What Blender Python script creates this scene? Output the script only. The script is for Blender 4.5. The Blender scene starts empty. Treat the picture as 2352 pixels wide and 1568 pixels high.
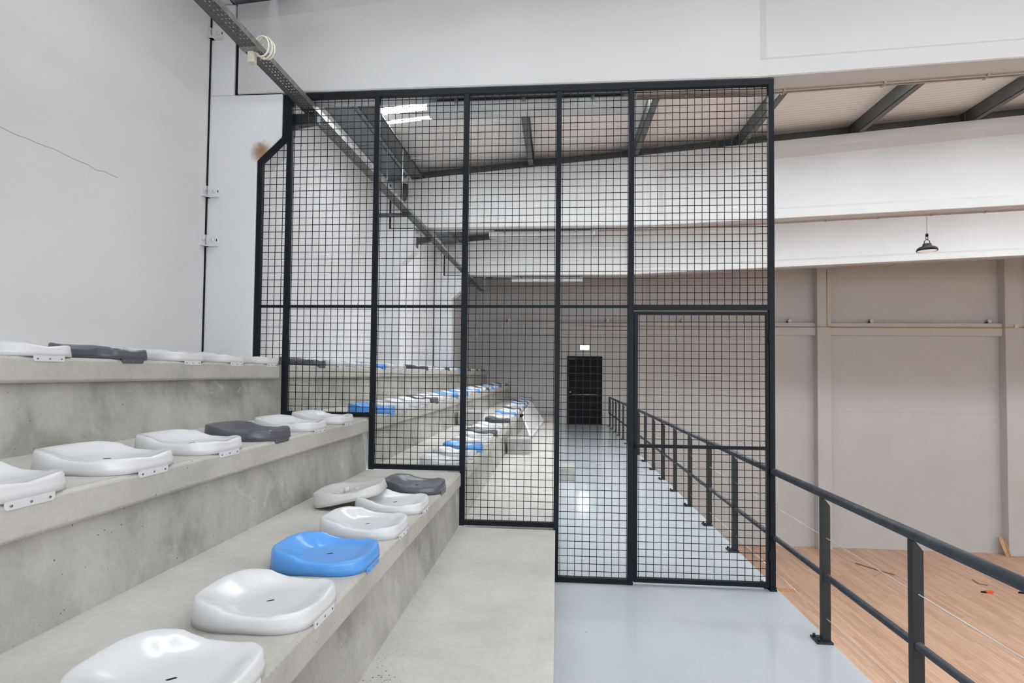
import bpy, math, random
from mathutils import Vector, Matrix
random.seed(7)
S = bpy.context.scene
COL = S.collection

# ---------------------------------------------------------------- camera
FPX, IMW = 1270.0, 2352.0
yaw = math.atan(104/FPX); pitch = math.atan(39/FPX*math.cos(yaw)); roll = .0105
fwd = Vector((-math.sin(yaw)*math.cos(pitch), math.cos(yaw)*math.cos(pitch), math.sin(pitch)))
r0 = Vector((math.cos(yaw), math.sin(yaw), 0)); u0 = r0.cross(fwd)
rt = r0*math.cos(roll)+u0*math.sin(roll); up = -r0*math.sin(roll)+u0*math.cos(roll)
cd = bpy.data.cameras.new('camera'); cam = bpy.data.objects.new('camera', cd); COL.objects.link(cam)
cam.matrix_world = Matrix(((rt.x, up.x, -fwd.x, 0), (rt.y, up.y, -fwd.y, 0), (rt.z, up.z, -fwd.z, 1.57), (0, 0, 0, 1)))
cd.sensor_width = 36; cd.lens = FPX/IMW*36; cd.shift_y = 34/IMW; cd.clip_start = .05; cd.clip_end = 200
S.camera = cam

# ---------------------------------------------------------------- world, exposure
w = bpy.data.worlds.new('sky'); S.world = w; w.use_nodes = True
bg = w.node_tree.nodes['Background']; bg.inputs[0].default_value = (.80, .90, 1, 1); bg.inputs[1].default_value = 5.0
S.view_settings.view_transform = 'Standard'; S.view_settings.look = 'None'
S.view_settings.exposure = 0.16; S.view_settings.gamma = 1.0; S.view_settings.use_curve_mapping = False
SKY_EMIT = 31.0        # daylight coming through the translucent roof sheets
SKY_DIM = 8.6         # same sheets over the near bays, glow lowered to balance the light
WIN_EMIT = 5.2        # daylight through the window band behind the viewpoint

# ---------------------------------------------------------------- materials
def nt(name):
    m = bpy.data.materials.new(name); m.use_nodes = True
    t = m.node_tree; return m, t, t.nodes['Principled BSDF']
def noise(t, scale, detail=4, rough=.6, vec=None, dist=0):
    n = t.nodes.new('ShaderNodeTexNoise'); n.inputs['Scale'].default_value = scale
    n.inputs['Detail'].default_value = detail; n.inputs['Roughness'].default_value = rough; n.inputs['Distortion'].default_value = dist
    if vec is not None: t.links.new(vec, n.inputs['Vector'])
    return n
def ramp(t, src, stops):
    r = t.nodes.new('ShaderNodeValToRGB'); t.links.new(src, r.inputs[0])
    e = r.color_ramp.elements
    e[0].position, e[0].color = stops[0][0], (*stops[0][1], 1); e[1].position, e[1].color = stops[-1][0], (*stops[-1][1], 1)
    for p, c in stops[1:-1]:
        k = e.new(p); k.color = (*c, 1)
    return r
def mix(t, a, b, f, mode='MIX'):
    m = t.nodes.new('ShaderNodeMix'); m.data_type = 'RGBA'; m.blend_type = mode
    for s, v in ((m.inputs[6], a), (m.inputs[7], b), (m.inputs[0], f)):
        if isinstance(v, (tuple, float, int)): s.default_value = (*v, 1) if isinstance(v, tuple) else v
        else: t.links.new(v, s)
    return m.outputs[2]
def bump(t, b, src, strength, dist=.01):
    n = t.nodes.new('ShaderNodeBump'); n.inputs['Strength'].default_value = strength; n.inputs['Distance'].default_value = dist
    t.links.new(src, n.inputs['Height']); t.links.new(n.outputs[0], b.inputs['Normal'])
def coord(t, kind='Object', scale=(1, 1, 1), rot=(0, 0, 0)):
    c = t.nodes.new('ShaderNodeTexCoord'); m = t.nodes.new('ShaderNodeMapping')
    m.inputs['Scale'].default_value = scale; m.inputs['Rotation'].default_value = rot
    t.links.new(c.outputs[kind], m.inputs[0]); return m.outputs[0]
def plain(name, col, rough=.5, metal=0, spec=.5, var=.06, sc=6, bmp=0, bsc=80):
    m, t, b = nt(name); v = coord(t)
    n = noise(t, sc, 4, .6, v)
    r = ramp(t, n.outputs[0], [(.3, tuple(c*(1-var) for c in col)), (.7, tuple(min(1, c*(1+var)) for c in col))])
    t.links.new(r.outputs[0], b.inputs['Base Color'])
    b.inputs['Roughness'].default_value = rough; b.inputs['Metallic'].default_value = metal
    b.inputs['Specular IOR Level'].default_value = spec
    if bmp: bump(t, b, noise(t, bsc, 3, .6, v).outputs[0], bmp, .004)
    return m
def emit(name, col, s):
    m, t, b = nt(name); b.inputs['Base Color'].default_value = (*col, 1)
    b.inputs['Emission Color'].default_value = (*col, 1); b.inputs['Emission Strength'].default_value = s
    return m
def concrete(name, lo, mid, hi, streak=False, pits=True, ps=(32, 7, .30, -.098)):
    m, t, b = nt(name); v = coord(t)
    big = noise(t, 2.2, 6, .62, v, .35)
    c = ramp(t, big.outputs[0], [(.30, lo), (.50, mid), (.68, hi)]).outputs[0]
    fine = noise(t, 38, 5, .7, v)
    c = mix(t, c, ramp(t, fine.outputs[0], [(.3, (.80, .80, .80)), (.65, (1, 1, 1))]).outputs[0], .55, 'MULTIPLY')
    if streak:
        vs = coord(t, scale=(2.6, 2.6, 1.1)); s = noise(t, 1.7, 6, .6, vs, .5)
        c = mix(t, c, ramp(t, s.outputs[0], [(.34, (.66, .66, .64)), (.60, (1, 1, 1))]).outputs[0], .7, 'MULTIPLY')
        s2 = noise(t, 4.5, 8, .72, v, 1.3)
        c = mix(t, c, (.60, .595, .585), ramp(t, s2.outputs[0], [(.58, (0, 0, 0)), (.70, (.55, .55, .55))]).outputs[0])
    if pits:
        vo = t.nodes.new('ShaderNodeTexVoronoi'); vo.inputs['Scale'].default_value = ps[0]; t.links.new(v, vo.inputs['Vector'])
        sz = noise(t, ps[1], 2, .5, v)
        th = t.nodes.new('ShaderNodeMath'); th.operation = 'MULTIPLY_ADD'; th.inputs[1].default_value = ps[2]; th.inputs[2].default_value = ps[3]
        t.links.new(sz.outputs[0], th.inputs[0])
        lt = t.nodes.new('ShaderNodeMath'); lt.operation = 'LESS_THAN'
        t.links.new(vo.outputs['Distance'], lt.inputs[0]); t.links.new(th.outputs[0], lt.inputs[1])
        c = mix(t, c, (.13, .12, .105), lt.outputs[0])
    t.links.new(c, b.inputs['Base Color']); b.inputs['Roughness'].default_value = .62
    bump(t, b, fine.outputs[0], .25, .004)
    return m
M = {}
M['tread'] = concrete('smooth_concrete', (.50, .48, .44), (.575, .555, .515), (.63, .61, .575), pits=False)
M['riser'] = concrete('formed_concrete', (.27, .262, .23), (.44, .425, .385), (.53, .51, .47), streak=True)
M['step'] = concrete('bare_step_concrete', (.50, .48, .44), (.575, .555, .515), (.63, .61, .575), ps=(60, 1.3, .9, -.52))
M['lip'] = concrete('edge_concrete', (.40, .385, .345), (.50, .48, .44), (.57, .55, .51))
M['block'] = concrete('block_concrete', (.33, .325, .31), (.45, .445, .43), (.60, .58, .55), pits=False)
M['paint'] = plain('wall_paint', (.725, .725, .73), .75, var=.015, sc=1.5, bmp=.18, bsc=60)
M['paintc'] = plain('column_paint', (.70, .70, .705), .7, var=.02, sc=2.5, bmp=.1, bsc=40)
M['beam'] = plain('beam_paint', (.545, .542, .538), .6, var=.015, sc=2, bmp=.05, bsc=30)
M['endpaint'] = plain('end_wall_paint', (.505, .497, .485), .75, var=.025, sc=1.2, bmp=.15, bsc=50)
M['fence'] = plain('dark_blue_grey_steel', (.004, .007, .011), .5, .0, .22, var=.15)
M['rail'] = plain('dark_grey_tube', (.045, .052, .062), .36, .2, var=.3, sc=14)
M['post'] = plain('anthracite_steel', (.016, .016, .017), .5, 0, var=.15)
M['galv'] = plain('galvanised_steel', (.30, .31, .30), .45, .75, var=.3, sc=18)
M['purlin'] = plain('dark_galvanised_steel', (.13, .135, .13), .5, .4, var=.12, sc=5)
M['gutter'] = plain('blue_grey_sheet', (.20, .225, .25), .45, .3, var=.06)
M['white_plastic'] = plain('white_plastic', (.69, .695, .705), .2, var=.012, sc=8)
M['blue_plastic'] = plain('blue_plastic', (.10, .34, .80), .24, var=.05, sc=6)
M['grey_plastic'] = plain('dark_grey_plastic', (.095, .10, .118), .25, var=.07, sc=6)
M['worn_plastic'] = plain('off_white_plastic', (.60, .595, .58), .33, var=.04, sc=9)
M['black'] = plain('black', (.008, .008, .009), .55, spec=.15, var=.1)
M['door'] = plain('black_door', (.007, .007, .009), .5, spec=.12, var=.1)
M['screw'] = plain('zinc_screw', (.25, .25, .26), .35, .9)
M['wire'] = plain('steel_cable', (.55, .57, .58), .35, .7)
M['fixture'] = plain('fixture_white', (.62, .62, .60), .4)
M['pvc'] = plain('pale_pvc', (.62, .60, .55), .4)
M['darkpipe'] = plain('dark_grey_pipe', (.045, .047, .05), .5)
M['conduit'] = plain('brown_grey_conduit', (.36, .30, .25), .5)
M['brass'] = plain('ochre_conduit', (.45, .34, .18), .5)
M['offcut'] = plain('raw_wood', (.50, .28, .14), .6, var=.2, sc=9)
M['darkwood'] = plain('brown_wood', (.30, .13, .05), .6, var=.2, sc=9)
M['orange'] = plain('orange_plastic', (.75, .12, .015), .4)
M['cable'] = plain('cream_cable', (.70, .66, .55), .5)
M['crack'] = plain('crack', (.42, .42, .42), .9)
M['exit'] = emit('exit_sign_face', (.86, 1, .92), 15)
M['sky'] = emit('translucent_roof_sheet', (.90, .955, 1), SKY_EMIT)
M['skydim'] = emit('dimmed_translucent_roof_sheet', (.90, .955, 1), SKY_DIM)
M['win'] = emit('bright_window', (.90, .955, 1), WIN_EMIT)
M['lens'] = emit('lamp_glass', (.85, .85, .85), .25)

# lamp diffuser: ribbed clear plastic
m, t, b = nt('ribbed_clear_diffuser'); b.inputs['Base Color'].default_value = (.86, .88, .88, 1); b.inputs['Roughness'].default_value = .22
gl = t.nodes.new('ShaderNodeBsdfGlass'); gl.inputs['Color'].default_value = (.97, .99, .99, 1); gl.inputs['Roughness'].default_value = .15; gl.inputs['IOR'].default_value = 1.25
ms = t.nodes.new('ShaderNodeMixShader'); ms.inputs[0].default_value = .35; t.links.new(b.outputs[0], ms.inputs[1]); t.links.new(gl.outputs[0], ms.inputs[2])
t.links.new(ms.outputs[0], t.nodes['Material Output'].inputs[0])
wv = t.nodes.new('ShaderNodeTexWave'); wv.inputs['Scale'].default_value = 22; t.links.new(coord(t), wv.inputs['Vector'])
bump(t, b, wv.outputs[0], .6, .006); M['diffuser'] = m
# walkway coating
m, t, b = nt('light_blue_grey_epoxy'); v = coord(t)
r = ramp(t, noise(t, 1.1, 5, .6, v, .6).outputs[0], [(.3, (.50, .545, .575)), (.55, (.545, .585, .61)), (.75, (.58, .615, .635))])
vo = t.nodes.new('ShaderNodeTexVoronoi'); vo.inputs['Scale'].default_value = 4.5; t.links.new(v, vo.inputs['Vector'])
lt = t.nodes.new('ShaderNodeMath'); lt.operation = 'LESS_THAN'; lt.inputs[1].default_value = .022; t.links.new(vo.outputs['Distance'], lt.inputs[0])
t.links.new(mix(t, r.outputs[0], (.16, .17, .18), lt.outputs[0]), b.inputs['Base Color'])
rr = ramp(t, noise(t, 3, 4, .6, v).outputs[0], [(.3, (.07,)*3), (.7, (.16,)*3)]); t.links.new(rr.outputs[0], b.inputs['Roughness'])
bump(t, b, noise(t, 9, 3, .5, coord(t, scale=(1, .6, 1))).outputs[0], .16, .006); M['epoxy'] = m
# hall floor strips running along y
m, t, b = nt('wooden_strip_floor'); v = coord(t, rot=(0, 0, math.pi/2))
bk = t.nodes.new('ShaderNodeTexBrick'); t.links.new(v, bk.inputs['Vector'])
bk.inputs['Scale'].default_value = 1; bk.inputs['Brick Width'].default_value = 1.15; bk.inputs['Row Height'].default_value = .085
bk.inputs['Mortar Size'].default_value = .0012; bk.inputs['Bias'].default_value = -.1; bk.offset = .37; bk.offset_frequency = 3
bk.inputs['Color1'].default_value = (.66, .435, .31, 1); bk.inputs['Color2'].default_value = (.50, .305, .20, 1); bk.inputs['Mortar'].default_value = (.30, .17, .10, 1)
g = noise(t, 3, 8, .7, coord(t, scale=(14, .9, 1)))
c = mix(t, bk.outputs[0], ramp(t, g.outputs[0], [(.35, (.68, .63, .58)), (.62, (1.0, 1.0, 1.0))]).outputs[0], .7, 'MULTIPLY')
t.links.new(c, b.inputs['Base Color']); b.inputs['Roughness'].default_value = .42; M['wood'] = m
# roof underside, fine ribs running along the slope
m, t, b = nt('pale_ribbed_roof_sheet'); b.inputs['Base Color'].default_value = (.80, .785, .76, 1); b.inputs['Roughness'].default_value = .5
wv = t.nodes.new('ShaderNodeTexWave'); wv.bands_direction = 'Y'; wv.inputs['Scale'].default_value = 4.2; t.links.new(coord(t), wv.inputs['Vector'])
bump(t, b, wv.outputs[0], .35, .012); M['roof'] = m
# perforated tray
m, t, b = nt('perforated_galvanised'); v = coord(t, scale=(1, 1, 1))
ck = t.nodes.new('ShaderNodeTexVoronoi'); ck.voronoi_dimensions = '2D'; ck.inputs['Scale'].default_value = 42; ck.inputs['Randomness'].default_value = .15
t.links.new(coord(t, scale=(1, .6, 1)), ck.inputs['Vector'])
lt = t.nodes.new('ShaderNodeMath'); lt.operation = 'LESS_THAN'; lt.inputs[1].default_value = .20; t.links.new(ck.outputs['Distance'], lt.inputs[0])
b.inputs['Metallic'].default_value = .6; b.inputs['Roughness'].default_value = .5; b.inputs['Base Color'].default_value = (.12, .125, .118, 1)
inv = t.nodes.new('ShaderNodeMath'); inv.operation = 'SUBTRACT'; inv.inputs[0].default_value = 1; t.links.new(lt.outputs[0], inv.inputs[1])
t.links.new(inv.outputs[0], b.inputs['Alpha']); M['perf'] = m
# column paint with the rust mark beside the fence corner
m, t, b = nt('column_paint_with_rust'); v = coord(t)
ge = t.nodes.new('ShaderNodeTexCoord'); sp = t.nodes.new('ShaderNodeVectorMath'); sp.operation = 'DISTANCE'
wob = noise(t, 18, 4, .6, v); ad = t.nodes.new('ShaderNodeVectorMath'); ad.operation = 'MULTIPLY_ADD'
ad.inputs[1].default_value = (.05, 0, .09); t.links.new(wob.outputs['Color'], ad.inputs[0]); t.links.new(v, ad.inputs[2])
t.links.new(ad.outputs[0], sp.inputs[0]); sp.inputs[1].default_value = (-2.365, 4.22, 3.375)
f = ramp(t, sp.outputs['Value'], [(0, (1,)*3), (.045, (.8,)*3), (.10, (0,)*3)])
t.links.new(mix(t, (.70, .70, .705), (.26, .12, .03), f.outputs[0]), b.inputs['Base Color']); b.inputs['Roughness'].default_value = .7
M['rustcol'] = m

# ---------------------------------------------------------------- mesh helpers
class MB:
    def __init__(s): s.v = []; s.f = []; s.m = []; s.cur = 0; s.smooth = []; s.sm = False
    def add(s, vs, fs):
        o = len(s.v); s.v += [tuple(p) for p in vs]
        for q in fs: s.f.append([i+o for i in q]); s.m.append(s.cur); s.smooth.append(s.sm)
        return s
    def box(s, x0, x1, y0, y1, z0, z1):
        return s.add([(x0,y0,z0),(x1,y0,z0),(x1,y1,z0),(x0,y1,z0),(x0,y0,z1),(x1,y0,z1),(x1,y1,z1),(x0,y1,z1)],
                     [(0,3,2,1),(4,5,6,7),(0,1,5,4),(1,2,6,5),(2,3,7,6),(3,0,4,7)])
    def prism(s, pts, a, b, ax='y'):
        """pts 2-D outline, extruded along ax from a to b; pts=(x,z) for y, (y,z) for x, (x,y) for z"""
        def q(p, h): return {'y': (p[0], h, p[1]), 'x': (h, p[0], p[1]), 'z': (p[0], p[1], h)}[ax]
        n = len(pts); vs = [q(p, a) for p in pts]+[q(p, b) for p in pts]
        return s.add(vs, [tuple(range(n)), tuple(range(2*n-1, n-1, -1))]+[(i, i+n, (i+1) % n+n, (i+1) % n) for i in range(n)])
    def tube(s, pts, r, n=10, closed=False, caps=True):
        pts = [Vector(p) for p in pts]; rings = []; sm = s.sm; s.sm = n > 4
        prev = None
        for i, p in enumerate(pts):
            if closed: d = (pts[(i+1) % len(pts)]-pts[i-1])
            else: d = (pts[min(i+1, len(pts)-1)]-pts[max(i-1, 0)])
            d.normalize()
            a = prev if prev else (Vector((0, 0, 1)) if abs(d.z) < .9 else Vector((1, 0, 0)))
            a = (a-d*a.dot(d)).normalized(); prev = a; c = d.cross(a)
            rings.append([p+(a*math.cos(2*math.pi*(k+.5)/n)+c*math.sin(2*math.pi*(k+.5)/n))*(r[i] if isinstance(r, (list, tuple)) else r) for k in range(n)])
        vs = [q for R in rings for q in R]; fs = []
        L = len(pts); 
        for i in range(L if closed else L-1):
            j = (i+1) % L
            for k in range(n): fs.append((i*n+k, i*n+(k+1) % n, j*n+(k+1) % n, j*n+k))
        if not closed and caps: fs += [tuple(range(n-1, -1, -1)), tuple((L-1)*n+k for k in range(n))]
        s.add(vs, fs); s.sm = sm; return s
    def lathe(s, prof, c=(0, 0, 0), n=28):
        vs = []; sm = s.sm; s.sm = True
        for r, z in prof: vs += [(c[0]+r*math.cos(2*math.pi*k/n), c[1]+r*math.sin(2*math.pi*k/n), c[2]+z) for k in range(n)]
        fs = [(i*n+k, i*n+(k+1) % n, (i+1)*n+(k+1) % n, (i+1)*n+k) for i in range(len(prof)-1) for k in range(n)]
        fs += [tuple(range(n-1, -1, -1)), tuple((len(prof)-1)*n+k for k in range(n))]
        s.add(vs, fs); s.sm = sm; return s
    def mesh(s, name, mats):
        me = bpy.data.meshes.new(name); me.from_pydata(s.v, [], s.f)
        for m_ in (mats if isinstance(mats, (list, tuple)) else [mats]): me.materials.append(m_)
        for p, mi, sm in zip(me.polygons, s.m, s.smooth): p.material_index = mi; p.use_smooth = sm
        me.validate(); me.update(); return me
    def build(s, name, mats, parent=None, bevel=0):
        o = bpy.data.objects.new(name, s.mesh(name, mats)); COL.objects.link(o)
        if parent: o.parent = parent
        if bevel:
            b_ = o.modifiers.new('bevel', 'BEVEL'); b_.width = bevel; b_.segments = 2; b_.limit_method = 'ANGLE'; b_.harden_normals = False
        return o
def tag(o, label=None, cat=None, group=None, kind=None):
    for k, v_ in (('label', label), ('category', cat), ('group', group), ('kind', kind)):
        if v_: o[k] = v_
    return o
def empty(name, label, cat, loc=(0, 0, 0), group=None):
    o = bpy.data.objects.new(name, None); COL.objects.link(o); o.location = loc; o.empty_display_size = .1
    return tag(o, label, cat, group)
def struct(o): o['kind'] = 'structure'; return o

# ---------------------------------------------------------------- setting
YW = 17.35; ZF = -3.51; XL = -2.84
BY = [-4.08, .07, 4.22, 8.37, 12.52]         # front faces of the cross beams
def ztop(x): return 4.753+.0865*x if x < 11 else 4.753+.0865*(22-x)
def zroof(x): return ztop(x)+.20
def zbot(x):
    if x < 1.5: return 3.81
    if x < 11: return 3.81+.045*(x-1.5)
    return 3.81+.045*(20.5-x)
struct(MB().box(1.6, 24.6, -8, YW+.3, ZF-.2, ZF).build('floor', M['wood']))
struct(MB().box(XL-.25, XL, -8, YW+.25, -.3, 5.1).build('wall_left', M['paint']))
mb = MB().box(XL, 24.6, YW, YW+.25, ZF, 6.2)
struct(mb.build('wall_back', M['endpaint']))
struct(MB().box(24.35, 24.6, -8, YW, ZF, 5.2).build('wall_right', M['endpaint']))
mb = MB(); mb.box(XL, 24.35, -8.25, -8, ZF, 1.2); mb.box(XL, 24.35, -8.25, -8, 3.4, 6.2)
struct(mb.build('wall_front', M['paint']))
struct(MB().box(XL, 24.35, -8.2, -8.12, 1.2, 3.4).build('window_1', M['win']))
wk = MB().box(-.10, 1.63, -8, YW, -.22, 0).build('walkway', M['epoxy']); struct(wk)
struct(MB().box(1.30, 1.56, -8, YW, ZF, -.22).build('wall_under_walkway', M['paint']))
# roof sheets and the translucent strips between them
SKYL = [(-1.7, -1.2), (2.4, 2.9), (6.46, 6.63), (6.79, 6.88), (10.05, 10.38)]
ys = [-8.2]; 
for a, b_ in SKYL: ys += [a, b_]
ys.append(YW+.25)
mb = MB()
def sheet(mb, x0, x1, y0, y1, th=.05):
    z0, z1 = zroof(x0), zroof(x1)
    mb.add([(x0,y0,z0),(x1,y0,z1),(x1,y1,z1),(x0,y1,z0),(x0,y0,z0+th),(x1,y0,z1+th),(x1,y1,z1+th),(x0,y1,z0+th)],
           [(0,3,2,1),(4,5,6,7),(0,1,5,4),(1,2,6,5),(2,3,7,6),(3,0,4,7)])
for i in range(0, len(ys), 2):
    sheet(mb, -2.24, 11, ys[i], ys[i+1]); sheet(mb, 11, 24.6, ys[i], ys[i+1])
struct(mb.build('ceiling', M['roof']))
for i, (a, b_) in enumerate(SKYL):
    mb = MB(); sheet(mb, -2.24, 11, a, b_, .01); sheet(mb, 11, 24.5, a, b_, .01)
    struct(mb.build('window_%d' % (i+2), M['sky'] if a > 5 else M['skydim']))

# terrace units --------------------------------------------------
TIERS = [(-.725, .81, .40), (-1.455, 1.21, .81), (-2.18, 1.62, 1.21)]
names = ['lowest seat tier', 'middle seat tier', 'top seat tier']
def terrace(y0, y1, where):
    for (xe, z, zl), nm in zip(TIERS, names):
        back = xe-.86 if xe > -2 else XL+.002
        rt_ = empty('concrete_terrace', 'grey concrete %s with overhanging edge, %s' % (nm, where), 'terrace', (xe, (y0+y1)/2, zl))
        rt_.location = (0, 0, 0)
        a = MB().prism([(xe, z-.012), (xe, z-.10), (xe-.012, z-.112), (xe-.12, z-.112), (xe-.12, z-.006), (xe-.012, z)], y0, y1)
        a.build('edge_beam', M['lip'], rt_, .004)
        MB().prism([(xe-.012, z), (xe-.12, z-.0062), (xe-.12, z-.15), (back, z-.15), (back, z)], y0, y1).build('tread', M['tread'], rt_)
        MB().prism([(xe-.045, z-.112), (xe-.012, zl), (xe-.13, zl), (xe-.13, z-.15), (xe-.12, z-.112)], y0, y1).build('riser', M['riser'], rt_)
    o = MB().box(-.86, -.005, y0, y1, 0, .40).build('concrete_step', M['step'], None, .006)
    tag(o, 'low bare concrete step beside the grey walkway, %s' % where, 'step')
terrace(-3.5, 4.195, 'on the near side of the mesh fence')
terrace(4.285, YW, 'on the far side of the mesh fence')

# columns on the left wall ---------------------------------------
def column(y, i):
    lab = ['painted concrete column with a bracket seam and rust mark beside the mesh fence',
           'painted concrete column at the second beam, seen through the mesh',
           'painted concrete column at the third beam, farthest on the left wall'][i]
    r_ = empty('concrete_column', lab, 'column')
    XR, XC = -2.425, -2.222
    mb = MB(); D = .25
    mb.prism([(XL, 0), (XR, 0), (XR, 3.26), (XC, 3.45), (XC, 3.80), (XL, 3.80)][::-1], y, y+D)
    mb.box(XL, -2.634, y, y+D, 3.80, 4.55)
    mb.build('column_shaft', M['rustcol'] if i == 0 else M['paintc'], r_, .008)
    MB().box(-2.634, -2.601, y+.02, y+D, 3.801, 4.5).build('joint_filler', M['black'], r_)
    MB().box(XL, XL+.009, y-.012, y, 1.62, 4.6).build('joint_filler', M['black'], r_)
    if i == 0:
        for z in (2.565, 2.962, 4.262):
            g_ = MB()
            g_.box(XL+.003, XL+.115, y-.008, y, z, z+.095); g_.box(XL, XL+.008, y-.075, y, z, z+.095)
            g_.box(XL+.003, XL+.115, y-.04, y, z-.004, z+.004); g_.box(XL, XL+.04, y-.075, y, z-.004, z+.004)
            bo = g_.build('angle_bracket', M['paintc'], r_, .002)
            MB().tube([(XL+.07, y-.02, z+.05), (XL+.07, y-.008, z+.05)], .013, 6).build('bolt', M['paint'], bo)
            MB().tube([(XL+.008, y-.045, z+.05), (XL+.02, y-.045, z+.05)], .012, 6).build('bolt', M['paint'], bo)
            MB().box(XL+.095, XL+.102, y-.0095, y-.008, z+.04, z+.06).build('slot_hole', M['black'], bo)
for i in range(3): column(BY[2+i], i)
# two hidden-side columns carry the beams nearer than the fence
for y in BY[:2]:
    r_ = MB(); r_.prism([(XL, 0), (-2.425, 0), (-2.425, 3.26), (-2.222, 3.45), (-2.222, 3.80), (XL, 3.80)][::-1], y, y+.25)
    struct(r_.build('trim_%d' % (int(y > 0)+1), M['paintc']))

# cross beams ----------------------------------------------------
def beam(y, i):
    lab = ['', '', 'deep white concrete roof beam directly above the mesh fence',
           'white concrete roof beam, second from the fence, its full face seen through the mesh',
           'white concrete roof beam farthest back, behind the hanging black lamp'][i]
    T = .27; mb = MB()
    def sect(x, web):
        zb, zt = zbot(x), ztop(x); d = .07*web; f = .03
        L = [(y, zb+.008), (y+.008, zb), (y+T-.008, zb), (y+T, zb+.008), (y+T, zb+.13), (y+T-d, zb+.13+.05*web+.001), (y+T-d, zt-.23), (y+T+f-.0, zt-.14), (y+T+f, zt),
             (y-f, zt), (y-f, zt-.14), (y+d, zt-.23), (y+d, zb+.13+.05*web+.001), (y, zb+.13)]
        return [(x, a, b_) for a, b_ in L]
    xs = [(-2.6, 0), (1.50, 0), (1.57, 1), (4, 1), (7, 1), (11, 1), (15, 1), (20.4, 1), (24.3, 1)]
    vs = []; n = 14
    for x, wb in xs: vs += sect(x, wb)
    fs = [tuple(range(n-1, -1, -1)), tuple((len(xs)-1)*n+k for k in range(n))]
    for j in range(len(xs)-1):
        for k in range(n): fs.append((j*n+k, j*n+(k+1) % n, (j+1)*n+(k+1) % n, (j+1)*n+k))
    mb.add(vs, fs)
    shade_strip = MB(); shade_strip.add([(x, yy, z+dz) for yy in (y+.215, y+.26) for x, z in ((-2.2, ztop(-2.2)), (11, ztop(11))) for dz in (.001, .19)], [(0, 2, 3, 1), (4, 5, 7, 6), (0, 1, 5, 4), (2, 6, 7, 3), (1, 3, 7, 5), (0, 4, 6, 2)])
    struct(shade_strip.build('trim_%d' % (80+i), M['purlin']))  # added dark strip, stands for the shade where roof meets beam
    if i < 2: return struct(mb.build('trim_%d' % (i+3), M['beam']))
    r_ = empty('concrete_beam', lab, 'beam')
    mb.build('beam_body', M['beam'], r_)
    MB().box(-2.6, -2.24, y+.012, y+T-.02, 3.801, 3.812).build('bearing_pad', M['black'], r_)
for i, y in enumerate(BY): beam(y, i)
# end beam against the back wall
o = MB().prism([(XL, 4.13), (11, 5.33), (11, 5.68), (XL, 4.49)], YW-.14, YW-.001).build('trim_5', M['endpaint']); struct(o)

# purlins --------------------------------------------------------
def purlin(x, y0, y1, label, wide=.085):
    zt = zroof(x)-.004; zb = ztop(x)+.002
    r_ = MB()
    r_.box(x-wide, x, y0, y1, zb, zb+.006); r_.box(x-wide, x-wide+.006, y0, y1, zb, zt); r_.box(x-wide, x, y0, y1, zt-.006, zt)
    r_.box(x-.005, x, y0, y1, zb, zb+.022)
    o = r_.build('steel_purlin', M['purlin']); return tag(o, label, 'purlin', 'steel purlins under the roof')
spans = [(BY[2]+.02, BY[3]+.12)]
px = [-.38, 1.195, 2.757, 4.426, 6.01, 7.6, 9.2]
pl = ['first slim dark purlin right of the wide gutter purlin', 'dark purlin meeting the second beam behind the gate post', 'dark purlin crossing behind the right fence post',
      'dark purlin just right of the mesh fence', 'dark purlin at the right edge of the picture', 'dark purlin farther right', 'dark purlin nearest the ridge']
for j, (x, l) in enumerate(zip(px, pl)):
    o = purlin(x, BY[2]+.02, BY[3]+.12, l+', in the nearest roof bay')
    if j > 4:                                  # beyond the frame
        for k_ in ('label', 'group'): del o[k_]
        del o['category']; o['kind'] = 'structure'; o.name = 'trim_%d' % (90+j)
for k, (y0, y1, nm) in enumerate([(BY[0], BY[2]-.02+.1, 0), (BY[3]+.14, BY[4]+.12, 1), (BY[4]+.14, YW-.02, 2)]):
    for j, x in enumerate(px):
        zt = zroof(x)-.004; zb = ztop(x)+.002
        r_ = MB(); r_.box(x-.085, x, y0, y1, zb, zb+.006); r_.box(x-.085, x-.079, y0, y1, zb, zt); r_.box(x-.085, x, y0, y1, zt-.006, zt)
        struct(r_.build('trim_%d' % (10+k*10+j), M['purlin']))
for y0, y1, vis in [(BY[0], BY[2]+.1, 0), (BY[2]+.12, BY[3]+.06, 1), (BY[3]+.08, BY[4]+.06, 2), (BY[4]+.08, YW-.02, 3)]:
    x = -2.08; zb = ztop(x)+.002; zt = zroof(-2.24)-.004
    r_ = MB(); r_.box(x-.20, x, y0, y1, zb, zb+.008); r_.box(x-.20, x-.19, y0, y1, zb, zt); r_.box(x-.006, x, y0, y1, zb, zb+.03)
    o = r_.build('gutter_purlin' if vis in (1, 2) else 'trim_%d' % (40+vis), M['purlin'])
    if vis in (1, 2): tag(o, 'wide dark steel purlin beside the roof gutter, %s' % ('between the two nearest beams' if vis == 1 else 'between the second and third beams'), 'purlin')
    else: struct(o)
    g_ = MB(); gz = 4.56
    g_.box(-2.66, -2.325, y0, y1, gz, gz+.006); g_.box(-2.66, -2.654, y0, y1, gz, gz+.26); g_.box(-2.331, -2.325, y0, y1, gz, gz+.2)
    for yy in (y0+1.3, y0+2.7): g_.box(-2.66, -2.325, yy, yy+.02, gz-.006, gz+.002)
    o = g_.build('roof_gutter' if vis in (1, 2) else 'trim_%d' % (50+vis), M['gutter'])
    if vis in (1, 2): tag(o, 'blue-grey sheet metal gutter under the roof edge, %s' % ('over the second bay' if vis == 1 else 'over the third bay'), 'gutter')
    else: struct(o)
    struct(MB().box(XL, -2.665, y0, y1, 4.56, 4.86).build('trim_%d' % (60+vis), M['paint']))
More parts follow.
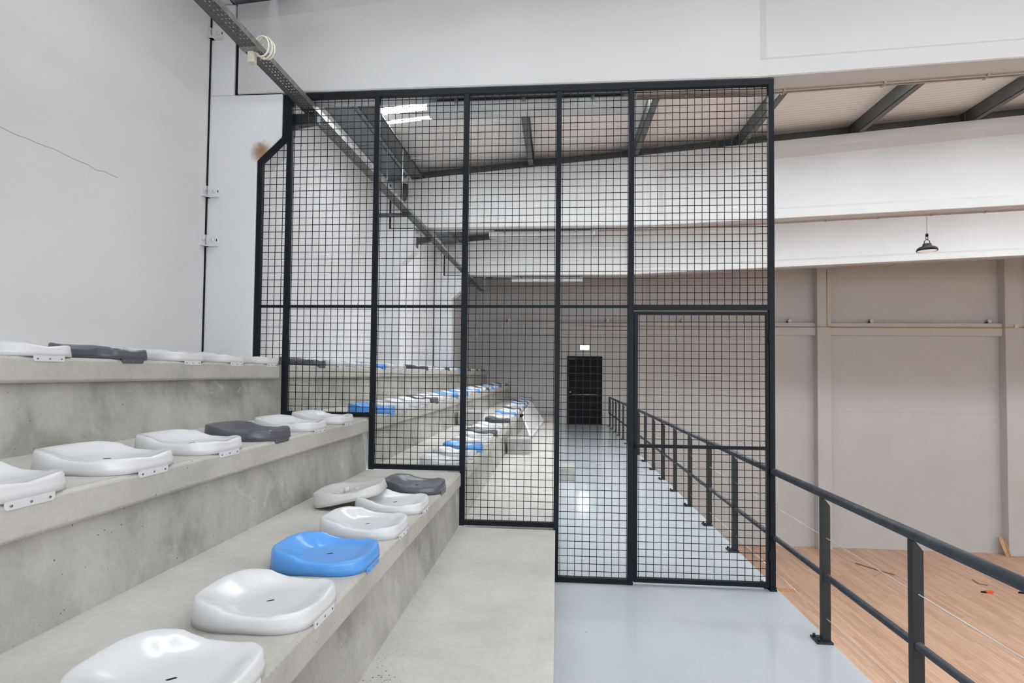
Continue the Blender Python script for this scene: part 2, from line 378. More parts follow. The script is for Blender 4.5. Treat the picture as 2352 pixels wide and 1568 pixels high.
# cover above the gutter (parapet capping); leaves the narrow daylight slit
struct(MB().box(XL-.25, -2.67, -8, YW, 4.865, 4.92).build('trim_70', M['roof']))
# downpipe in front of second beam
r_ = empty('downpipe', 'dark grey drainpipe with elbow dropping from the gutter beside the second beam', 'pipe')
MB().tube([(-2.37, 8.27, 4.58), (-2.37, 8.27, 4.46)], .05, 16).build('pipe_socket', M['pvc'], r_)
MB().tube([(-2.37, 8.27, 4.46), (-2.37, 8.27, 4.30), (-2.378, 8.27, 4.24), (-2.41, 8.26, 4.19), (-2.44, 8.25, 4.17)], [.052, .052, .048, .042, .04], 16).build('pipe_body', M['darkpipe'], r_)
# skirting of the purlin end: small roof clip
tag(MB().box(-2.07, -1.90, 7.5, 7.53, 4.545, 4.575).build('flat_bracket', M['purlin']), 'short steel strip sticking out from the wide gutter purlin', 'bracket')

# ---------------------------------------------------------------- mesh fence with gate
FY = 4.25; PITCH = .0553; W = .0022
fence = empty('mesh_fence', 'dark blue-grey steel mesh fence with a gate, stepping down the concrete terrace', 'fence', (0, 0, 0))
def post(x, z0, z1, wd=.020): return MB().box(x-wd, x+wd, FY-.02, FY+.02, z0, z1).build('post', M['fence'], fence, .002)
PX = [-2.40, -2.163, -1.443, -.722, .0, .555, 1.585]
ZT = 3.802
mb = MB()                                   # outer post follows the column corbel
pts = [(-2.423, 1.62), (-2.383, 1.62), (-2.383, 3.25), (-2.182, 3.44), (-2.182, 3.795), (-2.22, 3.795), (-2.22, 3.462), (-2.423, 3.27)]
mb.prism(pts, FY-.02, FY+.02); mb.build('post', M['fence'], fence)
for x, z0 in zip(PX[1:6], (1.21, .81, .40, 0.0, 0)): post(x, z0, 3.77 if x < -2 else ZT-.043)
post(PX[6], 0.0, ZT-.046)
MB().box(1.56, 1.61, FY-.03, FY+.03, -.004, .012).build('foot_plate', M['fence'], fence)
mb = MB(); mb.box(-2.03, PX[5]+.0195, FY-.02, FY+.02, ZT-.042, ZT); mb.build('top_rail', M['fence'], fence)
mb = MB(); mb.box(PX[5]+.0205, PX[6]+.02, FY-.02, FY+.02, ZT-.045, ZT); mb.build('top_rail', M['fence'], fence)
MB().box(-2.183, -2.182+.04, FY-.015, FY+.015, 3.735, 3.76).build('corner_link', M['fence'], fence)
for x0, x1 in zip(PX[:5], PX[1:6]): MB().box(x0+.02, x1-.02, FY-.012, FY+.012, 2.075, 2.096).build('middle_rail', M['fence'], fence)
MB().box(PX[5]+.02, PX[6]-.02, FY-.02, FY+.02, 2.058, 2.098).build('gate_lintel', M['fence'], fence)
for x0, x1, z in ((PX[1], PX[2], 1.215), (PX[2], PX[3], .815), (PX[3], PX[4], .405), (PX[4], PX[5], .005)):
    MB().box(x0+.02, x1-.02, FY-.02, FY+.02, z, z+.036).build('bottom_rail', M['fence'], fence)
def grid(x0, x1, z0, z1, parent, y=FY+.006, dx=.0, xl=None):
    mb = MB(); x = x0+.012+dx
    while x < x1-.002:
        zt = z1
        if xl:                                # clipped by the slanted corner frame
            if x < -2.21: zt = min(z1, 3.27+(x+2.383)*.95)
        mb.box(x-W, x+W, y-W, y+W, z0, zt); x += PITCH
    z = z0+PITCH*.72
    while z < z1-.004:
        a = x0
        if xl and z > 3.25: a = min(-2.382+(z-3.25)*1.05, -2.185)
        mb.box(a, x1, y+W*.9, y+W*2.9, z-W, z+W); z += PITCH
    return mb.build('wire_mesh', M['fence'], parent)
grid(-2.38, -2.183, 1.66, 2.075, fence, dx=.04)
grid(-2.38, -2.183, 2.096, 3.79, fence, dx=.04, xl=True)
for x0, x1, z in ((PX[1], PX[2], 1.251), (PX[2], PX[3], .851), (PX[3], PX[4], .441), (PX[4], PX[5], .041)):
    grid(x0+.02, x1-.02, z, 2.075, fence); grid(x0+.02, x1-.02, 2.096, ZT-.042 if x0 > -2 else 3.765, fence)
grid(PX[5]+.02, PX[6]-.02, 2.098, ZT-.045, fence)
# gate leaf
gx0, gx1 = PX[5]+.024, PX[6]-.024
mb = MB(); mb.box(gx0, gx0+.028, FY-.018, FY+.018, .022, 2.048); mb.box(gx1-.016, gx1, FY-.018, FY+.018, .022, 2.048)
mb.box(gx0+.028, gx1-.016, FY-.018, FY+.018, 2.022, 2.048); mb.box(gx0+.028, gx1-.016, FY-.018, FY+.018, .022, .055)
mb.box(gx0+.028, gx1-.016, FY-.018, FY+.012, 1.022, 1.046)
gate = mb.build('gate', M['fence'], fence, .002)
grid(gx0+.028, gx1-.016, .055, 1.022, gate); grid(gx0+.028, gx1-.016, 1.046, 2.022, gate)
MB().tube([(gx0+.01, FY-.02, 1.035), (gx0+.01, FY-.05, 1.035)], .014, 8).build('latch', M['fence'], gate)
for z in (.25, 1.85): MB().tube([(gx1+.002, FY-.022, z-.04), (gx1+.002, FY-.022, z+.04)], .009, 8).build('hinge', M['fence'], gate)

# ---------------------------------------------------------------- handrail on walkway edge
RX = 1.60
rail = empty('handrail', 'dark grey tube handrail with wire cables along the walkway edge above the hall', 'railing')
posts_y = [.11+.842*k for k in range(-1, 21)]
posts_y = [y for y in posts_y if y < 17.0]
def rail_post(y):
    x0, x1 = RX-.022, RX+.026
    a = MB().prism([(x0, .012), (x1, .012), (x1, .80), (x0+.012, .846), (x0, .846)][::-1], y-.018, y+.018)
    o = a.build('rail_post', M['post'], rail, .0015)
    MB().box(RX-.065, RX+.026, y-.05, y+.05, .001, .012).build('base_plate', M['post'], o)
    for dy in (-.03, .03): MB().tube([(RX-.05, y+dy, .012), (RX-.05, y+dy, .030)], .008, 6).build('anchor_bolt', M['post'], o)
for y in posts_y: rail_post(y)
ymax = 17.05
MB().tube([(RX-.006, -1.0, .868), (RX-.006, ymax, .868), (RX-.006, ymax+.03, .86), (RX-.006, ymax+.05, .83), (RX-.006, ymax+.05, .42), (RX-.006, ymax+.03, .39), (RX-.006, ymax, .384), (RX-.006, ymax-.2, .384)], .0255, 16).build('top_tube', M['rail'], rail)
MB().tube([(RX+.003, -1.0, .384), (RX+.003, ymax-.2, .384)], .0185, 14).build('middle_tube', M['rail'], rail)
for z in (.61, .137): MB().tube([(RX+.003, -1.0, z), (RX+.003, ymax-.3, z)], .0024, 6).build('steel_cable', M['wire'], rail)

# ---------------------------------------------------------------- stadium seats
def seat_H(x):      # rim height along the depth; x = 0 front, -.375 rear
    K = [(-.40, .077), (-.34, .079), (-.275, .073), (-.225, .057), (-.18, .048), (-.11, .046), (-.05, .054), (-.015, .054), (.02, .052)]
    if x <= K[0][0]: return K[0][1]
    for (a, h0), (b_, h1) in zip(K, K[1:]):
        if x <= b_:
            u = (x-a)/(b_-a); u = u*u*(3-2*u); return h0+(h1-h0)*u
    return K[-1][1]
NT = 72
def outline(th, r):
    c, s = math.cos(th), math.sin(th); n = 2/(3.6+.9*max(0, math.cos(th)))
    u = math.copysign(abs(c)**n, c); v_ = math.copysign(abs(s)**n, s)
    x = -.190+.190*u*r
    hw = .166-.020*max(0, -u)**2-.010*max(0, u)**2-.006*math.exp(-((u-.1)/.25)**2)
    return x, v_*hw*r
def seat_shell(flat=False):
    mb = MB(); mb.sm = True; vs = []; rings = []
    for r in (.06, .16, .28, .40, .52, .62, .70, .77, .83, .88, .925, .96): rings.append((r, 'in'))
    for th_i in range(0): pass
    R = []
    for r, _ in rings:
        ring = []
        for k in range(NT):
            th = 2*math.pi*k/NT; x, y = outline(th, r); xo, yo = outline(th, 1)
            H = seat_H(xo)-.010*math.exp(-(yo/.055)**2)*(1 if xo > -.05 else 0)
            st = .62-.30*max(0, min(1, (-xo-.20)/.12)); u = min(1, max(0, (r-st)/(.97-st))); u = u*u*(3-2*u)
            z = .035+(H-.035)*u
            ring.append((x, y, z))
        R.append(ring)
    for r, dz in ((.972, -.001), (.986, -.0045), (.996, -.011), (1.0, -.020)):
        R.append([(lambda p, th: (p[0], p[1], (seat_H(outline(th, 1)[0])-.010*math.exp(-(outline(th, 1)[1]/.055)**2)*(1 if outline(th, 1)[0] > -.05 else 0))+dz))(outline(2*math.pi*k/NT, r), 2*math.pi*k/NT) for k in range(NT)])
    R.append([(outline(2*math.pi*k/NT, 1.012)[0], outline(2*math.pi*k/NT, 1.012)[1], .022) for k in range(NT)])
    R.append([(outline(2*math.pi*k/NT, 1.022)[0], outline(2*math.pi*k/NT, 1.022)[1], .001) for k in range(NT)])
    R.append([(outline(2*math.pi*k/NT, 1.004)[0], outline(2*math.pi*k/NT, 1.004)[1], .001) for k in range(NT)])
    R.append([(outline(2*math.pi*k/NT, .985)[0], outline(2*math.pi*k/NT, .985)[1], .024) for k in range(NT)])
    for ring in R: vs += ring
    fs = []
    for i in range(len(R)-1):
        for k in range(NT): fs.append((i*NT+k, (i+1)*NT+k, (i+1)*NT+(k+1) % NT, i*NT+(k+1) % NT))
    fs.append(tuple(range(NT))); fs.append(tuple((len(R)-1)*NT+k for k in range(NT-1, -1, -1)))
    mb.add(vs, fs); return mb
SH = {c: seat_shell().mesh('seat_shell', M[m_]) for c, m_ in (('white', 'white_plastic'), ('blue', 'blue_plastic'), ('dark grey', 'grey_plastic'), ('worn', 'worn_plastic'))}
def tabmesh(m_):
    a = MB(); a.prism([(-.072, .004), (.072, .004), (.072, -.014), (.067, -.020), (-.067, -.020), (-.072, -.014)], .0, .0044, 'x'); return a.mesh('mounting_tab', M[m_])
TB = {c: tabmesh(m_) for c, m_ in (('white', 'white_plastic'), ('blue', 'blue_plastic'), ('dark grey', 'grey_plastic'))}
a = MB(); a.tube([(.0044, 0, 0), (.0062, 0, 0)], .0038, 10); SCR = a.mesh('screw', M['screw'])
a = MB(); a.prism([(-.011, -.006), (-.004, -.008), (.011, .005), (.004, .008)],  .0345, .0360, 'z'); SLOT = a.mesh('drain_slot', M['black'])
def link(name, me, parent, loc=(0, 0, 0)):
    o = bpy.data.objects.new(name, me); COL.objects.link(o); o.parent = parent; o.location = loc; return o
def seat(c, x, y, z, label, group, detail=True, rz=0):
    r_ = empty('stadium_seat', label, 'seat', (x, y, z), group); r_.rotation_euler = (0, 0, rz)
    link('seat_shell', SH[c], r_)
    tb = link('mounting_tab', TB[c], r_)
    if detail:
        link('drain_slot', SLOT, r_, (-.17, -.01, 0))
        for dy in (-.056, 0, .056): link('screw', SCR, tb, (0, dy, -.009))
    return r_
# near side of the fence
near = {
 0: [(.80, 'white', 'white seat on the lowest tier nearest the camera, below the picture edge'),
     (1.26, 'white', 'large white seat at the bottom edge on the lowest tier, nearest in view'),
     (1.71, 'white', 'white seat on the lowest tier directly in front of the blue seat'),
     (2.17, 'blue', 'bright blue seat on the lowest tier, the only blue one this side of the fence'),
     (2.61, 'white', 'white seat with dark drain slot just behind the bright blue seat'),
     (3.06, 'white', 'white seat on the lowest tier touched by the loose tilted seat'),
     (3.54, 'dark grey', 'dark grey seat on the lowest tier close to the mesh fence')],
 1: [(1.45, 'white', 'white seat cut by the left edge of the picture on the middle tier'),
     (1.92, 'white', 'white seat on the middle tier, second from the left edge'),
     (2.385, 'white', 'white seat on the middle tier just before the dark grey one'),
     (2.86, 'dark grey', 'dark grey seat on the middle tier between white seats, before the fence'),
     (3.33, 'white', 'white seat on the middle tier just behind the dark grey one'),
     (3.80, 'white', 'white seat on the middle tier closest to the mesh fence')],
 2: [(2.21, 'white', 'white seat on the top tier at the left edge of the picture'),
     (2.68, 'dark grey', 'dark grey seat on the top tier near the left edge'),
     (3.15, 'white', 'white seat on the top tier right after the dark grey one, before the fence'),
     (3.61, 'white', 'white seat on the top tier, middle of three whites before the fence'),
     (4.075, 'white', 'white seat on the top tier touching the mesh fence post')]}
for ti, L in near.items():
    xe, z, zl = TIERS[ti]
    for y, c, lab in L:
        if y < 1: continue
        seat(c, xe-.001, y-(.017 if ti == 1 else 0), z, lab, 'seats on the near side of the fence', True, random.uniform(-.015, .015))
def ordn(n): return ['first','second','third','fourth','fifth','sixth','seventh','eighth','ninth','tenth','eleventh','twelfth','thirteenth','fourteenth','fifteenth','sixteenth','seventeenth','eighteenth','nineteenth','twentieth','twenty-first','twenty-second','twenty-third','twenty-fourth','twenty-fifth','twenty-sixth','twenty-seventh'][n]
D, Bl, Wh = 'dark grey', 'blue', 'white'
far = {
 0: (4.50, .45, {2: Bl, 5: D, 9: D, 12: Bl, 15: D, 19: Bl, 21: D, 24: Bl, 26: D}, {8}, 27),
 1: (4.82, .46, {0: Bl, 4: D, 7: Bl, 9: Bl, 12: Bl, 15: D, 17: Bl, 20: Bl, 21: D, 24: D, 25: D}, set(), 26),
 2: (4.98, .465, {0: D, 4: Bl, 9: D, 13: D, 16: Bl, 19: D, 22: D, 24: D, 25: D}, {7, 8}, 26)}
tn = ['lowest', 'middle', 'top']
for ti, (y0, p, cs, skip, n) in far.items():
    xe, z, zl = TIERS[ti]; cnt = 0
    for k in range(n):
        if k in skip: continue
        c = cs.get(k, Wh)
        seat(c, xe-.001, y0+p*k, z, '%s seat on the %s tier beyond the mesh fence, %s along from the fence' % (c, tn[ti], ordn(cnt)),
             'seats on the far side of the fence', k < 6, random.uniform(-.02, .02)); cnt += 1
# the loose seat lying on the tread
r_ = empty('loose_seat', 'loose off-white seat lying tilted on the lowest tier, propped on a white seat', 'seat', (-.985, 3.13, .893))
r_.rotation_euler = (0, math.radians(-12.5), math.radians(6))
link('seat_shell', SH['worn'], r_)
for dx, dy, h in ((-.26, -.03, .012), (-.15, .0, .012), (-.205, -.012, .028)):
    a = MB(); a.lathe([(.017, .030), (.017, .035+h), (.012, .035+h), (.012, .035+h-.004), (.0005, .035+h-.004)], (dx, dy, 0), 16)
    a.build('fixing_stud', M['worn_plastic'], r_)

# ---------------------------------------------------------------- concrete blocks used as steps
for x0, x1, y0, y1, z0, h, lab in (
    (-1.43, -1.10, 7.95, 8.32, .811, .20, 'grey concrete step block on the lowest seat tier beyond the fence'),
    (-.71, -.38, 8.02, 8.42, .401, .22, 'concrete step block on the bare step, against the lowest tier'),
    (.005, .275, 8.2, 8.75, .001, .185, 'pale concrete step block standing on the grey walkway')):
    tag(MB().box(x0, x1, y0, y1, z0, z0+h).build('concrete_block', M['block'], None, .008), lab, 'block')
# slatted grille leaning on tier
P0, P1 = Vector((-.47, 9.75, .415)), Vector((-.34, 13.4, .415)); Q0, Q1 = Vector((-.70, 10.9, .83)), Vector((-.70, 15.6, .83))
P0, P1, Q0, Q1 = Vector((-.46, 9.8, .44)), Vector((-.33, 13.3, .44)), Vector((-.69, 11.0, .74)), Vector((-.69, 14.8, .80))
r_ = empty('slatted_grille', 'white slatted metal grille with black end caps leaning on the lowest tier', 'grille')
mb = MB()
for a, b_ in ((P0, P1), (Q0, Q1), (P0, Q0), (P1, Q1)): mb.tube([a, b_], .022, 4)
mb.build('frame', M['paintc'], r_)
for k in range(1, 16):
    u = k/16; MB().tube([P0.lerp(P1, u), Q0.lerp(Q1, u)], .011, 4).build('slat', M['paintc'], r_)
d0 = (Q0-P0).normalized()
for p_, d in ((P0, -1), (Q0, -1)):
    dd = (P1-P0).normalized()*d
    MB().tube([p_+dd*.02, p_+dd*.16], .034, 8).build('end_cap', M['black'], r_)
tag(MB().box(-.35, -.18, 13.3, 13.6, .401, .44).build('wood_offcut', M['brass']), 'small wooden offcut under the far corner of the white grille', 'wood offcut')

# ---------------------------------------------------------------- cable tray, brackets, cables
TX0, TX1, TZ = -2.10, -1.985, 3.70
tr = empty('cable_tray', 'long perforated galvanised cable tray running along the left wall under the beams', 'cable tray')
def tz(y): return TZ
def txo(y): return .006*(y-4)
mb = MB()
def strip(mb, x0, x1, z0, z1, y0=1.0, y1=14.2, n=8):
    for i in range(n):
        a, b_ = y0+(y1-y0)*i/n, y0+(y1-y0)*(i+1)/n
        za, zb_ = tz(a)-TZ, tz(b_)-TZ
        p, q = txo(a), txo(b_)
        mb.add([(x0+p,a,z0+za),(x1+p,a,z0+za),(x1+q,b_,z0+zb_),(x0+q,b_,z0+zb_),(x0+p,a,z1+za),(x1+p,a,z1+za),(x1+q,b_,z1+zb_),(x0+q,b_,z1+zb_)],
               [(0,3,2,1),(4,5,6,7),(0,1,5,4),(1,2,6,5),(2,3,7,6),(3,0,4,7)])
strip(mb, TX0, TX1, TZ, TZ+.0015); mb.build('tray_base', M['perf'], tr)
mb = MB(); strip(mb, TX0, TX0+.002, TZ, TZ+.045); mb.build('tray_side', M['perf'], tr)
mb = MB(); strip(mb, TX1-.002, TX1, TZ, TZ+.045); mb.build('tray_side', M['galv'], tr)
for y in (3.42, 5.95, 8.45, 10.9): MB().box(TX0+txo(y)-.004, TX1+txo(y)+.004, y, y+.05, tz(y)-.004, tz(y)+.03).build('splice_plate', M['galv'], tr)
for y, x0, lab in ((4.52, -2.222, 'dark steel bracket holding the cable tray behind the fence corner'), (8.66, -2.222, 'dark steel bracket holding the cable tray at the second column'),
                   (12.82, -2.222, 'dark steel bracket holding the cable tray at the third column')):
    r_ = empty('tray_bracket', lab, 'bracket')
    yc = y-.30
    MB().prism([(x0, tz(y)-.11), (x0, tz(y)-.005), (-1.99, tz(y)-.005), (-1.99, tz(y)-.075)], y-.17, y-.10).build('bracket_arm', M['darkpipe'], r_)
    MB().box(x0-.001, x0+.006, y-.19, y-.08, tz(y)-.17, tz(y)-.004).build('wall_plate', M['darkpipe'], r_)
r_ = empty('tray_hanger', 'dark steel arm and thin rods hanging the cable tray in the second bay', 'bracket')
MB().prism([(-2.40, tz(7.2)-.045), (-2.40, tz(7.2)-.006), (-1.95, tz(7.2)-.006), (-1.95, tz(7.2)-.045)], 7.18, 7.22).build('hanger_arm', M['darkpipe'], r_)
for x in (-2.30, -2.09): MB().tube([(x, 7.2, tz(7.2)-.03), (x, 7.2, 4.565)], .004, 6).build('threaded_rod', M['wire'], r_)
# cable coil
r_ = empty('cable_coil', 'coil of cream cable hanging beside the cable tray, top left', 'cable')
mb = MB()
for j, (rr_, off) in enumerate(((.062, 0), (.054, .012), (.058, -.01))):
    mb.tube([(-1.975+off+rr_*math.cos(t_)*.85, 3.50+off*2, 3.735+rr_*1.2*math.sin(t_)) for t_ in [2*math.pi*k/24 for k in range(24)]], .006, 8, closed=True)
mb.build('cable_loop', M['cable'], r_)
MB().box(-2.075, -2.03, 3.46, 3.51, 3.625, 3.699).build('junction_box', M['cable'], r_, .008)

# ---------------------------------------------------------------- ceiling lamps on the beam soffits
for i, y in enumerate(BY[2:]):
    lab = ['ribbed clear fluorescent lamp on the nearest beam, above the fence', 'fluorescent lamp under the second beam, seen through the mesh', 'small-looking fluorescent lamp under the farthest beam'][i]
    r_ = empty('fluorescent_lamp', lab, 'ceiling lamp', (0, 0, 0), 'fluorescent lamps under the beams')
    y0 = y+.17; y1 = y+.31
    mb = MB(); mb.prism([(y0-.012, 3.773), (y1+.012, 3.773), (y1-.01, 3.79), (y0+.01, 3.79)], -1.07, .56, 'x'); mb.build('lamp_housing', M['fixture'], r_)
    mb = MB(); mb.prism([(y0-.01, 3.772), (y0-.006, 3.73), (y0+.02, 3.695), (y1-.02, 3.695), (y1+.006, 3.73), (y1+.01, 3.772)], -1.08, .57, 'x'); mb.build('diffuser', M['diffuser'], r_, .004)
    for yy in (y0+.045, y1-.045): MB().tube([(-.98, yy, 3.748), (.48, yy, 3.748)], .013, 10).build('tube', M['white_plastic'], r_)
    for x in (-.85, -.3, .25): MB().box(x, x+.03, y0-.018, y0-.011, 3.755, 3.79).build('clip', M['galv'], r_)
    MB().box(-1.0, .5, y0+.02, y1-.08, 3.795, 3.81).build('mounting_rail', M['darkpipe'], r_)
# conduits along soffits
for i, y in enumerate(BY[2:]):
    r_ = empty('soffit_conduit', ['pair of thin conduits clipped under the nearest beam, right of the fence', 'thin conduits clipped under the second beam', 'thin conduits clipped under the farthest beam'][i], 'conduit', (0, 0, 0), 'conduits under the beams')
    for dy in (.215, .245):
        MB().tube([(.62, y+dy, 3.797), (1.5, y+dy, 3.797)]+[(x, y+dy, zbot(x)-.013) for x in (4, 8, 11, 14)], .0065, 6).build('conduit_tube', M['conduit'], r_)
    for x in [1.0+.75*k for k in range(14)]:
        MB().box(x, x+.02, y+.20, y+.26, zbot(x)-.022, zbot(x)).build('conduit_clip', M['conduit'], r_)

# ---------------------------------------------------------------- pendant lamp over hall
lx, ly, lz = 6.58, 10.4, 3.83
r_ = empty('pendant_lamp', 'black round high-bay lamp hanging from a thin rod over the hall', 'pendant lamp', (lx, ly, lz))
MB().lathe([(.150, .012), (.160, .0), (.163, .012), (.155, .045), (.120, .075), (.075, .088), (.070, .105), (.062, .135), (.03, .14), (.001, .14)]).build('lamp_shade', M['black'], r_)
MB().lathe([(.001, -.006), (.12, -.006), (.148, .004), (.148, .010), (.001, .010)]).build('lamp_glass', M['lens'], r_)
mb = MB(); mb.tube([(-.05, 0, .13), (-.045, 0, .18), (0, 0, .215), (.045, 0, .18), (.05, 0, .13)], .007, 8)
mb.tube([(.018*math.cos(a), .003, .235+.028*math.sin(a)) for a in [2*math.pi*k/14 for k in range(14)]], .005, 6, closed=True); mb.build('hanging_bracket', M['black'], r_)
MB().lathe([(.001, .26), (.022, .262), (.024, .30), (.012, .32), (.001, .322)], n=14).build('hook', M['black'], r_)
MB().tube([(0, 0, .32), (0, 0, zroof(lx)-lz)], .0045, 6).build('rod', M['conduit'], r_)

# ---------------------------------------------------------------- back wall: columns, ledge, door, sign
for x0, x1, lab in ((2.30, 2.68, 'painted column on the back wall just right of the black door, behind the gate post'), (7.70, 8.09, 'painted column on the back wall right of the mesh fence'), (12.93, 13.40, 'painted column on the back wall at the right edge of the picture')):
    tag(MB().box(x0, x1, YW-.26, YW+.01, ZF, 5.6).build('wall_column', M['endpaint'], None, .01), lab, 'column')
tag(MB().box(XL, -2.45, YW-.26, YW+.01, 0, 4.5).build('wall_column', M['endpaint'], None, .01), 'painted corner column behind the top end of the seat tiers', 'column')
for x0, x1, lab in ((-2.45, 2.30, 'painted wall ledge above the black door'), (2.68, 7.70, 'painted wall ledge between the two left columns of the hall'), (8.09, 12.93, 'painted wall ledge between the two right columns of the hall'), (13.40, 24.3, 'painted wall ledge right of the last column')):
    tag(MB().box(x0+.002, x1-.002, YW-.16, YW, 2.80, 3.17).build('wall_ledge', M['endpaint'], None, .01), lab, 'ledge')
for x, n_ in ((-1.52, 'above the seat tiers'), (1.55, 'above and right of the black door'), (3.83, 'behind the mesh gate'), (6.98, 'just right of the fence post'), (9.34, 'right of the middle hall column'), (12.63, 'left of the right-edge column')):
    r_ = empty('ledge_lamp', 'small pale spotlight standing on the wall ledge %s' % n_, 'spotlight', (x, YW-.07, 3.171), 'spotlights on the back wall ledge')
    MB().lathe([(.055, 0), (.055, .09), (.045, .12), (.02, .13), (.001, .13)], n=16).build('lamp_head', M['fixture'], r_)
    MB().box(-.08, -.055, -.03, .03, 0, .06).build('lamp_foot', M['darkpipe'], r_)
# conduit along ledges
r_ = empty('ledge_conduit', 'ochre conduit pair running along the back wall ledge and round its columns', 'conduit')
mb = MB()
for z in (3.055, 3.03):
    mb.tube([(1.0, YW-.168, z), (2.26, YW-.168, z), (2.28, YW-.27, z), (2.70, YW-.27, z), (2.72, YW-.168, z), (7.66, YW-.168, z), (7.68, YW-.27, z), (8.11, YW-.27, z), (8.13, YW-.168, z), (12.89, YW-.168, z), (12.91, YW-.27, z), (13.44, YW-.27, z), (13.46, YW-.168, z), (20, YW-.168, z)], .009, 6)
mb.build('conduit_tube', M['brass'], r_)
MB().tube([(7.98, YW-.27, 3.06), (7.98, YW-.27, 4.75)], .009, 6).build('conduit_tube', M['brass'], r_)
MB().box(13.15, 13.25, YW-.31, YW-.26, 3.03, 3.13).build('junction_box', M['fixture'], r_)
r_ = empty('door_conduit', 'thin ochre conduit dropping from the ledge to the black door and exit sign', 'conduit')
mb = MB(); mb.tube([(1.0, YW-.168, 3.06), (.40, YW-.168, 3.06), (.36, YW-.168, 3.02), (.36, YW-.168, 2.78), (.36, YW-.012, 2.76), (.36, YW-.012, 2.14)], .010, 6)
mb.tube([(.85, YW-.168, 3.02), (.85, YW-.168, 2.78), (.85, YW-.012, 2.76), (.85, YW-.012, 2.46)], .008, 6); mb.build('conduit_tube', M['brass'], r_)
r_ = empty('corner_conduit', 'thin pale conduit with a switch box beside the corner column', 'conduit')
MB().tube([(-2.52, YW-.272, 4.0), (-2.52, YW-.272, 2.86)], .010, 6).build('conduit_tube', M['fixture'], r_)
MB().box(-2.57, -2.49, YW-.30, YW-.261, 2.70, 2.88).build('switch_box', M['fixture'], r_, .004)
# door
dr = MB().box(.335, 1.375, YW-.035, YW-.002, .0, 2.09).build('door_1', M['door']); struct(dr)
mb = MB(); mb.box(.315, .335, YW-.045, YW, 0, 2.12); mb.box(1.375, 1.395, YW-.045, YW, 0, 2.12); mb.box(.315, 1.395, YW-.045, YW, 2.09, 2.12); mb.build('door_frame', M['black'], dr)
MB().tube([(.47, YW-.09, .93), (1.22, YW-.09, .93)], .016, 8).build('push_bar', M['galv'], dr)
for x in (.42, 1.25): MB().box(x-.04, x+.04, YW-.10, YW-.035, .86, 1.10).build('bar_box', M['black'], dr)
MB().box(.40, .425, YW-.104, YW-.10, .98, 1.03).build('lock', M['fixture'], dr)
MB().box(.35, .55, YW-.07, YW-.035, 2.02, 2.07).build('door_closer', M['darkpipe'], dr)
r_ = empty('exit_sign', 'glowing white emergency exit sign above the black door', 'sign')
MB().box(.705, .985, YW-.05, YW-.002, 2.32, 2.46).build('sign_housing', M['fixture'], r_)
MB().box(.712, .978, YW-.056, YW-.05, 2.327, 2.453).build('sign_face', M['exit'], r_)

# crack lines in the left wall paint
def crack(pts, name, lab):
    tag(MB().tube(pts, .0035, 4).build(name, M['crack']), lab, 'crack')
p = []; z = 2.80
for k in range(26):
    y = 1.9+(3.32-1.9)*k/25; p.append((XL-.0022, y, z+random.uniform(-.008, .008)-.0*k))
crack(p, 'wall_crack', 'long thin horizontal crack in the plaster of the near left wall')

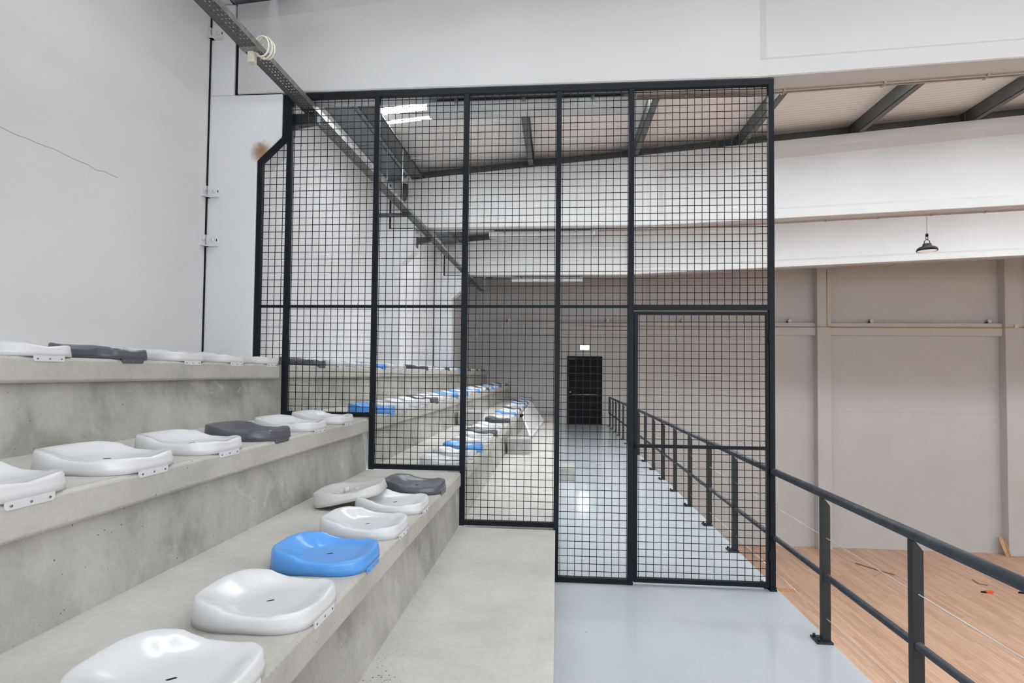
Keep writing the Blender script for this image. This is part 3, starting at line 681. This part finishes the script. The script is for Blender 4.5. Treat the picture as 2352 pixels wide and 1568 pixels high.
# ---------------------------------------------------------------- hall floor odds and ends
def stick(pts, r, mat, lab, name='wood_strip'):
    tag(MB().tube([(a, b_, ZF+r*.75) for a, b_ in pts], r, 4).build(name, M[mat]), lab, 'wood offcut')
stick([(8.14, 15.93), (8.46, 15.40), (8.66, 15.10)], .018, 'darkwood', 'long thin brown wood strip on the hall floor left of the orange pieces')
stick([(8.10, 14.95), (8.54, 15.35)], .012, 'offcut', 'short pale wood strip crossing the long brown strip on the hall floor')
stick([(10.47, 15.0), (10.41, 14.72), (10.56, 14.62)], .014, 'darkwood', 'small bent brown strip on the hall floor above the orange pieces')
tag(MB().prism([(5.10, 13.70), (5.72, 13.66), (5.74, 13.80), (5.10, 13.86)], ZF, ZF+.03, 'z').build('wood_plank', M['offcut']), 'short pale plank on the hall floor beside the fence post', 'wood plank')
def clamp(x, y, lab):
    r_ = empty('floor_clamp', lab, 'tool', (x, y, ZF))
    MB().prism([(-.04, 0), (.10, -.03), (.14, .0), (.13, .05), (.09, .07), (-.04, .05)], .0, .05, 'z').build('orange_body', M['orange'], r_, .008)
    MB().prism([(-.14, .02), (-.02, -.01), (-.02, .05), (-.10, .06)], .0, .03, 'z').build('black_jaw', M['black'], r_, .004)
clamp(10.19, 14.12, 'orange and black tool lying on the wooden hall floor, left one')
clamp(11.06, 14.17, 'orange and black tool on the hall floor, cut by the right edge')
tag(MB().tube([(6.86, 17.12, ZF+.012), (7.02, 17.2, ZF+.012), (7.10, 17.1, ZF+.012), (6.98, 17.0, ZF+.012)], .008, 6).build('cable_scrap', M['cable']), 'scrap of white cable on the hall floor by the back wall', 'cable')
for pts, nm, lab in (([(12.74, YW-.10, -3.02), (12.84, YW-.12, -3.02), (12.90, YW-.30, ZF), (12.82, YW-.27, ZF)], 'wood_offcut', 'wider wood offcut leaning against the right hall column'),
                     ([(12.885, YW-.13, -3.12), (12.91, YW-.15, -3.12), (12.922, YW-.36, ZF), (12.895, YW-.34, ZF)], 'wood_offcut', 'narrow wood offcut leaning against the right hall column')):
    mb = MB(); b_ = [(x, y-.03, z) for x, y, z in pts]
    mb.add(list(pts)+b_, [(0, 1, 2, 3), (7, 6, 5, 4), (0, 4, 5, 1), (1, 5, 6, 2), (2, 6, 7, 3), (3, 7, 4, 0)])
    tag(mb.build(nm, M['offcut']), lab, 'wood offcut')

for x0, x1, z, lab in ((8.15, 12.9, .52, 'thin horizontal joint line on the back wall between the two right columns'), (2.75, 7.6, .52, 'thin horizontal joint line on the back wall behind the mesh gate'), (9.6, 11.4, -1.55, 'short lower crack line on the back wall above the wooden floor')):
    tag(MB().box(x0, x1, YW-.002, YW+.001, z, z+.010).build('wall_joint', M['crack']), lab, 'joint')
